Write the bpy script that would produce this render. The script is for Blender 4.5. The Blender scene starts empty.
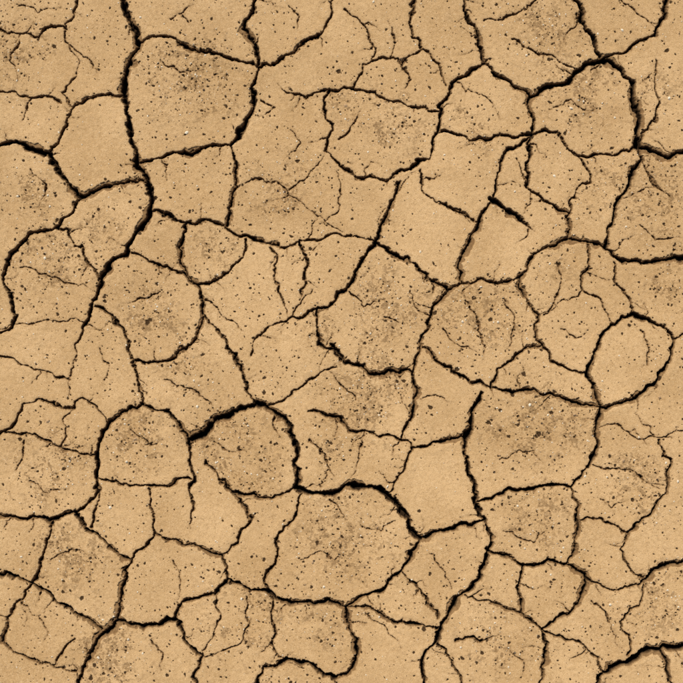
import bpy, math, numpy as np
rng=np.random.default_rng(7)
S=0.002; C=341.5
# ------------------------------------------------------------------ crack survey (plan units of 2 mm, y down)
T="""5.4 121,-8 127,12 133,25 139,41 131,60 124,80 124,100 129,118 132,145 136,165 147,182 151,200 145,222 132,240 113,260 100,278 94,298 86,322 77,345 71,370 67,397 e
3.4 139,41 158,36 180,44 203,52 232,60 256,67
4.2 259,-8 250,14 244,28 253,44 257,66 252,85 252,103 246,122 230,145
3.2 230,145 236,165 236,180 231,205 228,224
3.2 334,-8 331,18 322,32 300,45 280,60 257,67
3.8 134,161 155,158 178,152 205,147 230,145
5 -8,146 22,144 40,150 55,164 66,182 78,197
3.8 78,197 98,190 120,183 140,179 147,182
3.6 78,197 72,213 57,228 38,233 20,245 6,260 3,280 12,295 16,315 10,330 -8,335
2.8 57,228 73,240 85,254 95,272 98,280
2.6 50,152 62,135 70,118 75,106 88,99 105,96 124,93
1.8 80,-8 72,20 65,32 70,50 80,62 75,78 62,92 72,108
1.4 70,45 88,58 97,72 e
2.4 -8,28 25,33 38,36 45,28 68,30
1.8 -8,80 15,92 30,99 45,97 62,103
1.4 20,122 25,110 30,99
1.6 170,20 182,12 193,4 e
1.4 188,22 182,12 e
3.4 150,210 170,215 187,222 205,220 222,224 240,236 262,243 285,248 298,242
3.2 187,222 181,240 181,262 192,280 197,285 213,280 230,272 243,258 247,241
2.6 130,253 150,262 172,270 192,282 197,285
3.2 197,285 203,303 201,325 192,345 175,357 150,362 134,362
2.8 94,306 112,314 124,330 128,350 135,370 140,388 143,403
2.4 203,316 215,328 224,338 229,352
3.4 226,348 238,362 248,382 255,402
1.4 160,292 140,298 118,308 e
1.5 20,268 50,278 75,283 92,290 e
1.4 -8,330 30,325 60,322 84,322
1.8 -8,352 20,365 45,372 70,379
2.2 -8,437 12,427 22,404 40,400 60,405 72,410 82,398 97,408 107,422
2.4 5,430 25,432 45,440 62,447 85,452 97,455
1.6 72,410 62,420 66,436 62,447
6 255,402 235,412 210,425 190,440
5.2 255,402 275,410 290,425 296,450 295,487
4.6 190,440 192,465 190,490
2.4 190,490 192,505 190,528 e
3.6 143,403 162,409 178,422 190,440
4 143,403 120,414 105,430 97,455 95,478
3.2 95,478 120,483 150,487 190,478
2.8 205,462 218,478 232,492 260,498 295,487
5.4 295,487 312,493 328,494 350,484 375,488 395,500 408,518 420,539
4.8 420,539 440,530 462,524 486,520
3 303,492 292,520 277,550 265,582
5 480,392 471,415 466,440 468,470 474,500 486,520 492,537 486,560 468,590 447,618 436,640 428,691
3.4 412,448 437,443 466,437
2.4 412,448 405,468 389,492
2.6 413,448 402,440 375,435 350,430 330,415 310,412
3.2 447,290 435,305 428,330 415,360 413,374 414,400 408,425 402,440
3.2 423,348 440,365 462,376 490,388 520,391 550,394 582,404 600,408
2.6 490,388 498,370 515,358 540,345
3.8 345,362 320,345 318,320 318,309 345,290 360,262 375,241 388,212 400,182
4 330,345 345,362 370,374 395,372 413,374
2.6 318,309 292,318 270,326 256,340 250,356
2.4 255,402 280,402 300,388 322,372 335,366
2.4 298,242 310,238 335,233 355,236 375,241
4 375,241 400,258 425,276 447,290
3.2 447,290 462,282 466,250 478,228 494,195 498,172 508,150 532,135
3 330,90 325,110 333,130 325,152 342,168 362,178 388,182 405,170 430,158 437,132
3.8 437,132 440,105 452,82 472,70 484,62
2.6 322,92 350,88 380,97 410,105 438,112
2.2 322,92 305,98 285,92 277,84 e
1.8 345,8 356,18 365,28 376,50 372,58
2 355,88 362,64 380,58 402,64 422,50 440,65 446,86
2.2 416,-8 410,20 412,38 422,50
1.8 402,64 410,80 404,90 e
3.6 459,-8 470,22 480,45 484,62 508,82 530,97
6 530,97 555,85 580,70 600,60
4.8 600,60 594,35 580,15 570,-8
5.8 600,60 620,67 632,82 637,110 637,146
3.8 600,60 630,50 655,35 665,15 672,-8
4.8 637,146 662,156 691,150
3.8 637,146 641,160 630,185 615,215 606,246
4.2 530,97 533,118 532,135
3 532,135 500,135 470,140 437,132
2.8 532,135 558,132 575,155 605,156 637,148
3.2 532,135 529,160 526,186 548,204 568,212
2.2 568,212 575,195 592,181 580,158 560,134
2.4 568,212 569,226 568,240
5 489,200 505,209 520,219 534,231 e
2.4 420,170 422,190 445,205 470,218 480,226
3.2 606,246 585,240 568,240 548,246 530,260 520,276
2.8 520,276 492,281 462,283
4.6 606,246 625,260 650,262 691,260
3.2 520,276 524,296 540,316 537,340 552,360 570,370 588,374
1.8 540,316 560,300 582,292 600,300 612,322
2 588,242 590,262 582,278 582,292
1.6 556,262 562,280 555,300 545,316
4.2 588,374 598,345 612,324 632,315 655,324 674,340 668,362 655,383 632,400 600,408
2.4 674,340 691,332
3.8 586,374 594,390 600,408 597,440 588,468 570,487
4 478,500 510,490 540,487 570,487
3.2 570,487 580,505 576,535 569,563
1.8 600,428 622,425 640,440 665,436 691,428
1.8 594,465 615,470 640,475 660,490 e
3 660,440 672,465 668,492 650,515 628,532
2.2 577,520 600,518 628,532
3.8 488,548 510,556 524,567 550,562 575,568 592,582
3 524,567 519,590 522,612 540,628 560,618 578,602 588,580
2.6 592,582 612,590 640,583
2.2 628,532 620,550 630,566 645,580 640,605 620,622
3.2 640,583 655,570 691,556
2.2 620,622 632,640 628,655
5 594,691 612,668 640,654 660,650 691,646
3.6 660,650 668,665 673,691
3.2 540,628 546,655 538,691
2.6 540,628 575,640 600,660 605,672
2.8 436,640 452,660 465,691
2.4 465,596 495,604 522,612
2.2 455,640 480,640 500,633 e
3 438,628 415,624 385,618 350,608
2.6 400,572 420,588 438,618
3.8 347,608 362,597 385,588 403,568 420,539
4.2 228,580 250,590 275,600 300,603 328,600 347,608
4.2 347,608 350,630 357,650 353,670 335,678 305,662 285,660 265,668 252,691
2 335,678 350,691
2.4 265,582 272,600 274,625 272,645 285,660
3.4 -8,573 18,577 38,585 55,600 75,612 102,628
3 52,522 46,545 36,575 25,592 12,610 4,640
2.2 4,640 25,655 50,665 75,672
3.8 95,478 98,492 85,506 68,514 50,521 25,519 -8,513
3.4 75,511 85,528 108,545 130,562
3.2 130,562 124,585 120,610 118,622
2.8 130,562 147,545 155,535 178,540 200,548 222,556 228,580
2.4 218,478 240,500 251,520 238,537 224,554
4.2 74,691 85,660 100,636 120,622 150,626 177,620
3 177,620 182,604 205,594 228,580
3.8 177,620 184,640 202,655 195,691
2 75,640 62,655 55,665
1.8 202,655 225,650 243,640 247,615 245,598
2.2 155,535 152,512 148,490
1.8 96,478 100,500 92,528
2.8 300,240 308,262 305,285 300,298 e
2.2 272,248 275,275 282,300 288,318 e
1.5 205,300 228,320 245,332 e
1.5 160,300 165,292 e
1.4 165,380 190,388 205,398 218,412 e
1.5 245,182 262,178 280,182 290,195 270,202 e
1.5 290,190 305,182 318,165 326,150 e
1.4 290,195 312,210 330,225 345,232 e
1.6 262,100 275,108 258,118 e
2 340,138 352,125 360,112 e
1.5 335,172 342,190 338,210 320,225 e
1.8 445,205 460,212 470,222 e
1.8 600,62 590,72 e
2 657,60 655,85 660,105 650,125 640,140
1.8 512,40 530,50 555,58 575,68
1.5 575,14 565,40 e
1.5 620,0 640,15 665,15 e
1.8 484,20 510,15 532,5 540,-8
1.8 640,150 655,185 672,200 e
1.4 505,300 512,330 508,350 e
1.6 465,300 478,330 485,360 e
1.8 445,330 460,345 478,352 e
1.5 355,400 340,385 330,372 e
1.8 310,440 325,455 335,478 e
1.6 365,436 360,460 352,478 e
1.4 420,400 435,395 450,402 e
1.4 150,640 165,655 160,672 e
1.4 50,560 70,550 90,556 e
1.5 215,595 220,620 212,640 202,655
1.6 590,600 605,612 612,632 620,650 e
1.5 430,555 445,572 452,590 e
1.5 365,610 385,625 400,648 e
1.5 640,330 650,350 642,368 e
1.5 515,160 522,172 526,186
1.5 640,225 655,240 683,238 e
1.8 613,262 618,285 630,300 632,315
1.5 20,40 10,60 18,80 e
1.5 30,170 45,185 40,205 e
1.6 330,500 345,520 e
1.4 175,560 180,580 176,600 e
1.5 15,470 25,455 22,440
1.5 275,415 282,440 e
1.4 310,290 296,305 292,318
1.4 385,60 395,40 390,20 e
1.6 290,5 300,18 298,30 e
1.4 410,290 418,310 432,318
1.6 348,292 365,305 385,300 e
1.6 385,318 400,322 e
1.2 20,5 40,12 60,8 e
1.2 160,60 180,72 205,70 e
1.2 470,90 490,100 500,118 e
1.2 130,430 150,445 165,440 e
1.2 215,440 230,452 250,448 e
1.2 500,460 520,452 545,462 e
1.2 600,500 612,508 630,498 e
1.2 620,200 640,190 660,185 e
1.2 560,330 575,338 590,330 e
1.2 20,600 40,620 45,640 e
1.2 300,560 320,552 345,558 e
1.2 505,530 525,540 548,532 e
1.2 100,350 110,365 104,385 e
1.2 30,480 45,492 70,488 e
1.2 395,520 380,530 360,526 e
1.2 510,650 525,662 520,678 e
1.2 290,130 300,145 285,158 e
1.2 550,110 570,100 595,108 e
"""
polys=[]
for L in T.strip().splitlines():
    p=L.split(); w=float(p[0]); end=p[-1]=='e'
    if end: p=p[:-1]
    polys.append((w,[tuple(map(float,q.split(','))) for q in p[1:]],end))
# ------------------------------------------------------------------ rectilinear coordinates: fine in the middle, coarse to horizon
R=352.0; step=0.5
inner=np.arange(-R,R+1e-6,step)
g=[];d=step;x=R
while x<30000: 
    d*=1.16; x+=d; g.append(x)
g=np.array(g); ax=np.concatenate([-g[::-1],inner,g]); n0=len(g); n=len(ax)
px=inner+C; m=len(inner)
def noise(scale,seed):
    r=np.random.default_rng(seed); K=int(730/scale)+6
    G=r.uniform(-1,1,(K,K))
    c=np.clip((px+15)/scale,0,K-2.001); i=c.astype(int); f=c-i; f=f*f*(3-2*f)
    fx=f[None,:]; fy=f[:,None]
    a=G[i][:,i]; b=G[i][:,i+1]; c=G[i+1][:,i]; e=G[i+1][:,i+1]
    return ((a*(1-fx)+b*fx)*(1-fy)+(c*(1-fx)+e*fx)*fy)
X,Y=np.meshgrid(px,px)
WX=X+1.9*noise(9,1)+0.8*noise(3.5,2)+0.35*noise(1.4,20)
WY=Y+1.9*noise(9,3)+0.8*noise(3.5,4)+0.35*noise(1.4,21)
D=np.full((m,m),99.0); HW=np.zeros((m,m))
def seg(x0,y0,x1,y1,h0,h1):
    pad=15
    def idx(v): return int(np.clip((v-C+R)/step,0,m))
    a,b=idx(min(x0,x1)-pad),idx(max(x0,x1)+pad); c,e=idx(min(y0,y1)-pad),idx(max(y0,y1)+pad)
    if b<=a or e<=c: return
    sx=WX[c:e,a:b]; sy=WY[c:e,a:b]; dx,dy=x1-x0,y1-y0; l=dx*dx+dy*dy+1e-9
    t=np.clip(((sx-x0)*dx+(sy-y0)*dy)/l,0,1)
    dist=np.hypot(sx-x0-t*dx,sy-y0-t*dy); hw=h0+(h1-h0)*t; q=dist-hw
    o=D[c:e,a:b]; k=q<o; o[k]=q[k]; HW[c:e,a:b][k]=hw[k]
def draw(w,pts,end,fr=0.10,tp=.3):
    P=[np.array(q) for q in pts]
    for it in range(3):
        Q=[P[0]]
        for a,b in zip(P[:-1],P[1:]):
            v=b-a; L=np.hypot(*v)
            if L>5:
                nrm=np.array([-v[1],v[0]])/L
                Q.append((a+b)/2+nrm*L*rng.normal(0,fr)*0.75+v*rng.uniform(-.1,.1))
            Q.append(b)
        P=Q
    N=len(P); wv=[]; cur=0
    for i in range(N):
        cur=0.6*cur+rng.normal(0,.17); f=np.clip(1+cur,.6,1.45)
        if end: f*=max(0.15,min(1,(N-1-i)/(N*tp)))
        wv.append(w*0.5*f)
    for i in range(N-1): seg(*P[i],*P[i+1],wv[i],wv[i+1])
    return P
majors=[]
for w,p,e in polys:
    P=draw(w*(1.05 if w>2 else 1.0),p,e)
    if w>=1.8: majors.append(P)
for P in majors:
    for i in range(2,len(P)-2):
        if rng.random()<0.10:
            a=P[i]; v=P[i+1]-P[i-1]; ang=math.atan2(v[1],v[0])+rng.choice([-1,1])*rng.uniform(.7,1.6)
            pts=[a]; L=rng.uniform(4,10)
            for k in range(rng.integers(1,4)):
                ang+=rng.normal(0,.45); pts.append(pts[-1]+L*np.array([math.cos(ang),math.sin(ang)]))
            draw(rng.uniform(.9,1.5),pts,True,.15,.7)
D+=0.32*noise(1.1,5)+0.35*noise(2.6,6)
# ------------------------------------------------------------------ weathered patches
rough=np.zeros((m,m))
for cx,cy,r,a in [(195,80,34,1),(155,65,16,.7),(285,190,25,.9),(350,105,22,.7),(392,125,28,.6),(548,22,30,.8),(580,95,30,.8),(222,440,30,.7),(250,470,25,.6),(370,395,34,1),
 (545,420,34,1),(500,430,20,.6),(155,320,28,.9),(385,310,34,.8),(480,310,34,.9),(110,655,26,1),(655,600,28,.9),(640,480,28,.8),(50,260,30,.8),(215,250,22,.6),
 (20,55,30,.7),(35,190,25,.6),(655,200,32,.7),(340,540,36,.7),(250,620,32,.7),(320,625,22,.7),(70,555,28,.8),(140,440,26,.8),(470,130,22,.6),(605,190,20,.6),
 (665,285,18,.8),(325,330,18,.6),(500,640,32,.5),(540,520,28,.6),(100,240,22,.5),(60,470,32,.7),(660,90,16,.6),(340,440,22,.7),(190,380,22,.6),(555,260,20,.5),(520,20,14,.6)]:
    rough=np.maximum(rough,a*np.exp(-((X-cx)**2+(Y-cy)**2)/(2*(r*0.8)**2)))
smooth=np.zeros((m,m))
for cx,cy,r in [(98,135,24),(440,480,24),(440,205,26),(500,240,22),(330,15,18),(60,80,16),(395,420,12),(620,545,16),(440,390,14),(10,380,16),(640,420,12),(265,260,12),(215,515,14),(420,250,12)]:
    smooth=np.maximum(smooth,np.exp(-(((X-cx)**2+(Y-cy)**2)/(2*r**2))))
f1=noise(1.0,10);f2=noise(2.2,11);f3=noise(5,12);f4=noise(22,13);f5=noise(60,14)
n1=.5+.5*(0.6*noise(14,7)+.4*noise(5,8))
R0=rough.copy()
area=np.clip((rough+0.10)*(n1*2.4-.5)-smooth*.7,0,1)
crumb=np.clip((0.45*f1+.6*f2+.45*f3+.10)*3.8+area*1.1-1.1,0,1)*np.clip(area*1.8,0,1)
# ------------------------------------------------------------------ pits
pit=np.zeros((m,m)); dens=(R0*.7+.38-smooth*.6).clip(.02,1)
cnt=0
while cnt<10800:
    x,y=rng.uniform(-8,691,2); j=int((x-C+R)/step); i=int((y-C+R)/step)
    if rng.random()>dens[i,j] or (n1[i,j]<.42 and rng.random()<.5): continue
    cnt+=1
    r=min(2.5,0.50*math.exp(rng.normal(.10,.48))); k=int(r*2.4/step)+3
    sl=(slice(max(0,i-k),i+k),slice(max(0,j-k),j+k)); xx=X[sl]-x+.35*f2[sl]; yy=Y[sl]-y+.35*f3[sl]
    a=rng.uniform(0,3.14); e=rng.uniform(.45,1)
    u=xx*math.cos(a)+yy*math.sin(a); v=(-xx*math.sin(a)+yy*math.cos(a))/e
    th=np.arctan2(v,u); rr=r*(1+.12*np.sin(2*th+x)+.10*np.sin(3*th+y)+.09*np.sin(5*th+2*x)+.15*f1[sl])
    q=np.clip((1.3-np.hypot(u,v)/rr)*1.6,0,1)*min(1,.55+r*.5)*rng.uniform(.7,1)
    pit[sl]=np.maximum(pit[sl],q)
# ------------------------------------------------------------------ height field
lw=np.clip((noise(26,30)+.35*noise(7,31))*1.0-.02,0,1)*3.4*np.clip((HW-.9)/1.2,0,1)+.35*f2
shelf=np.clip((lw-D)/0.35,0,1)*(D>-.3)*(HW>1.0)
inside=np.clip(-D,0,None)
depth=np.minimum(inside*5.5,2.5+HW*4.8)
lip=np.where(D>0,np.exp(-D/1.1),1)*0.35
curl=np.where(D>0,np.exp(-((D-4.5)/3.0)**2),0)*0.30*np.clip(HW-.6,0,1)
H=-depth*(1-.1*noise(4,9))-lip+curl-shelf*(1.6+.5*f2)+0.06*f1+0.10*f2+0.14*f3+0.35*f4+0.8*f5
H+=area*(0.15*f1+0.28*f2+0.35*f3)-crumb*.7
H-=pit*1.8
pad=lambda A,v:np.pad(A,n0,mode='constant',constant_values=v)
Hf=np.pad(H,n0,mode='edge')
dist=np.maximum(np.abs(ax)[None,:],np.abs(ax)[:,None])
outer=(dist>R).astype(float); fo=np.where(outer>0,np.exp(-(dist-R)/2),1)
Hf*=fo
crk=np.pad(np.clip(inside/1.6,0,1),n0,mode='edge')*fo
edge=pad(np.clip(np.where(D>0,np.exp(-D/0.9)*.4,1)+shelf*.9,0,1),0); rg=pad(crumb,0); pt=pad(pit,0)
tone=np.pad(.56+.22*noise(45,40)+.13*noise(16,41)+.1*f3-.13*area+.08*smooth,n0,mode='edge'); tone=np.where(outer>0,.5+(tone-.5)*fo,tone)
GX,GY=np.meshgrid(ax*S,-ax*S)
co=np.stack([GX,GY,Hf*S],-1).reshape(-1,3).astype(np.float32)
idx=np.arange(n*n,dtype=np.int32).reshape(n,n)
q=np.stack([idx[:-1,:-1],idx[1:,:-1],idx[1:,1:],idx[:-1,1:]],-1).reshape(-1)
me=bpy.data.meshes.new("cracked_ground"); nf=len(q)//4
me.vertices.add(n*n); me.vertices.foreach_set("co",co.ravel())
me.loops.add(len(q)); me.loops.foreach_set("vertex_index",q)
me.polygons.add(nf); me.polygons.foreach_set("loop_start",np.arange(0,len(q),4,dtype=np.int32))
me.polygons.foreach_set("use_smooth",np.ones(nf,dtype=bool))
me.update(calc_edges=True)
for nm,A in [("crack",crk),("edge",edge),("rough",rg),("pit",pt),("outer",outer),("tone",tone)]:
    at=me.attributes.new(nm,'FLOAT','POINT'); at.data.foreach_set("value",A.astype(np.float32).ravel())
ground=bpy.data.objects.new("cracked_ground",me); bpy.context.scene.collection.objects.link(ground)
# ------------------------------------------------------------------ material
mat=bpy.data.materials.new("dry_mud"); mat.use_nodes=True; nt=mat.node_tree; N=nt.nodes; Lk=nt.links
for k in list(N): N.remove(k)
def nd(t,**kw):
    o=N.new(t)
    for a,b in kw.items(): setattr(o,a,b)
    return o
def put(s,v):
    if isinstance(v,(int,float,tuple)): s.default_value=v
    else: Lk.new(v,s)
def math_(op,a,b=0.0,clamp=False):
    o=nd('ShaderNodeMath',operation=op,use_clamp=clamp); put(o.inputs[0],a); put(o.inputs[1],b)
    return o.outputs[0]
def mix(f,a,b):
    o=nd('ShaderNodeMix',data_type='RGBA'); put(o.inputs[0],f); put(o.inputs[6],a); put(o.inputs[7],b); return o.outputs[2]
def mr(v,a,b,c=0.,d_=1.):
    o=nd('ShaderNodeMapRange'); put(o.inputs[0],v)
    for i,z in enumerate((a,b,c,d_)): o.inputs[i+1].default_value=z
    return o.outputs[0]
tc=nd('ShaderNodeTexCoord').outputs['Object']
def ns(sc,det=2,r=.6):
    o=nd('ShaderNodeTexNoise'); Lk.new(tc,o.inputs['Vector']); o.inputs['Scale'].default_value=sc; o.inputs['Detail'].default_value=det; o.inputs['Roughness'].default_value=r
    return o
def attr(nm): return nd('ShaderNodeAttribute',attribute_name=nm).outputs['Fac']
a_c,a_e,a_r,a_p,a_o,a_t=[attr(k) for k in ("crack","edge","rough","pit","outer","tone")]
wn=ns(14,1); sc=nd('ShaderNodeVectorMath',operation='SCALE'); Lk.new(wn.outputs['Color'],sc.inputs[0]); sc.inputs['Scale'].default_value=.09
ad=nd('ShaderNodeVectorMath',operation='ADD'); Lk.new(tc,ad.inputs[0]); Lk.new(sc.outputs[0],ad.inputs[1])
vo=nd('ShaderNodeTexVoronoi',feature='DISTANCE_TO_EDGE',voronoi_dimensions='2D'); Lk.new(ad.outputs[0],vo.inputs['Vector']); vo.inputs['Scale'].default_value=8.5
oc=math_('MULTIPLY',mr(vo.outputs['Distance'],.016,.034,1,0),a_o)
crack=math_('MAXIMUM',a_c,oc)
sm=ns(140,3,.7).outputs[0]; gr=ns(620,1,.7).outputs[0]
base=mix(mr(a_t,.2,.8),(.475,.298,.133,1),(.600,.398,.196,1))
base=mix(mr(sm,.50,.72,0,.55),base,(.36,.215,.092,1))
base=mix(mr(sm,.44,.28,0,.45),base,(.68,.475,.26,1))
base=mix(mr(gr,.58,.72,0,.65),base,(.23,.13,.056,1))
base=mix(mr(gr,.40,.28,0,.55),base,(.75,.57,.36,1))
base=mix(math_('MULTIPLY',math_('MULTIPLY',a_r,mr(sm,.35,.6,.45,1.)),.78),base,(.205,.117,.050,1))
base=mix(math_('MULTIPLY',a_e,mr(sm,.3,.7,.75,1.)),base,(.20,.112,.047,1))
base=mix(mr(a_p,.1,.6,0,.95),base,(.045,.024,.011,1))  # pit hollows: darker soil, with their shade painted into the colour
base=mix(mr(crack,.25,.95,0,.97),base,(.027,.016,.009,1))  # crack shadow painted in by depth, over darker deep soil
bs=nd('ShaderNodeBsdfDiffuse'); Lk.new(base,bs.inputs['Color']); bs.inputs['Roughness'].default_value=.4
bp=nd('ShaderNodeBump'); bp.inputs['Distance'].default_value=.0014; bp.inputs['Strength'].default_value=.9; Lk.new(ns(480,2,.7).outputs[0],bp.inputs['Height']); Lk.new(bp.outputs[0],bs.inputs['Normal'])
out=nd('ShaderNodeOutputMaterial'); Lk.new(bs.outputs[0],out.inputs[0]); me.materials.append(mat)
# ------------------------------------------------------------------ loose grit : one mesh
V=[];F=[];MI=[]
ico=[(0,0,1),(.9,0,.1),(.28,.85,0),(-.72,.52,.1),(-.72,-.52,-.1),(.28,-.85,.1),(0,0,-1)]
fc=[(0,1,2),(0,2,3),(0,3,4),(0,4,5),(0,5,1),(6,2,1),(6,3,2),(6,4,3),(6,5,4),(6,1,5)]
c=0
while c<4800:
    x,y=rng.uniform(-6,689,2); j=int((x-C+R)/step); i=int((y-C+R)/step)
    if D[i,j]<1 or rng.random()>R0[i,j]*.9+.14: continue
    c+=1; r=.55*math.exp(rng.normal(0,.42)); o=len(V); an=rng.uniform(0,6.28); ca,sa=math.cos(an),math.sin(an)
    sx,sy,sz=r*rng.uniform(.7,1.3),r*rng.uniform(.6,1.1),r*rng.uniform(.4,.8)
    for a,b,z in ico:
        a=a*sx*rng.uniform(.8,1.2);b=b*sy*rng.uniform(.8,1.2)
        V.append(((x-C+a*ca-b*sa)*S,(C-y+a*sa+b*ca)*S,(H[i,j]+sz*.5+z*sz)*S))
    F+= [tuple(o+k for k in f) for f in fc]; MI+=[0 if rng.random()<.5 else (1 if rng.random()<.7 else 2)]*10
gm=bpy.data.meshes.new("loose_grit"); gm.from_pydata(V,[],F)
for nm,col in (("pale_grain",(.80,.68,.50,1)),("tan_grain",(.44,.28,.14,1)),("dark_grain",(.09,.05,.025,1))):
    k=bpy.data.materials.new(nm); k.use_nodes=True; b=k.node_tree.nodes['Principled BSDF']; b.inputs['Roughness'].default_value=.9
    t=k.node_tree.nodes.new('ShaderNodeTexNoise'); t.inputs['Scale'].default_value=300
    mm=k.node_tree.nodes.new('ShaderNodeMix'); mm.data_type='RGBA'; mm.inputs[6].default_value=col; mm.inputs[7].default_value=tuple(v*.7 for v in col[:3])+(1,)
    k.node_tree.links.new(t.outputs[0],mm.inputs[0]); k.node_tree.links.new(mm.outputs[2],b.inputs['Base Color']); gm.materials.append(k)
gm.polygons.foreach_set("material_index",MI)
bpy.context.scene.collection.objects.link(bpy.data.objects.new("loose_grit",gm))
# ------------------------------------------------------------------ light, camera
sc_=bpy.context.scene
w=bpy.data.worlds.new("World"); sc_.world=w; w.use_nodes=True; wn_=w.node_tree
sky=wn_.nodes.new('ShaderNodeTexSky'); sky.sky_type='NISHITA'; sky.sun_disc=False
el=math.radians(54); dirx,diry=-.45,.9; rot=math.atan2(dirx,diry)
sky.sun_elevation=el; sky.sun_rotation=rot
bgn=wn_.nodes['Background']; bgn.inputs[1].default_value=.07; wn_.links.new(sky.outputs[0],bgn.inputs[0])
sd=bpy.data.lights.new("sun",'SUN'); sd.energy=4.7; sd.angle=math.radians(.5); sd.color=(1,.955,.88)
so=bpy.data.objects.new("sun",sd); sc_.collection.objects.link(so)
from mathutils import Vector
l=math.hypot(dirx,diry); dv=Vector((dirx/l*math.cos(el),diry/l*math.cos(el),math.sin(el)))
so.rotation_euler=dv.to_track_quat('Z','Y').to_euler(); so.location=dv*5
cd=bpy.data.cameras.new("camera"); cam=bpy.data.objects.new("camera",cd); sc_.collection.objects.link(cam)
cam.location=(0,0,4); cd.sensor_width=36; cd.lens=36*4/(683*S); cd.clip_end=500; cd.clip_start=.05; sc_.camera=cam
sc_.view_settings.view_transform='Standard'; sc_.view_settings.look='None'; sc_.view_settings.exposure=0
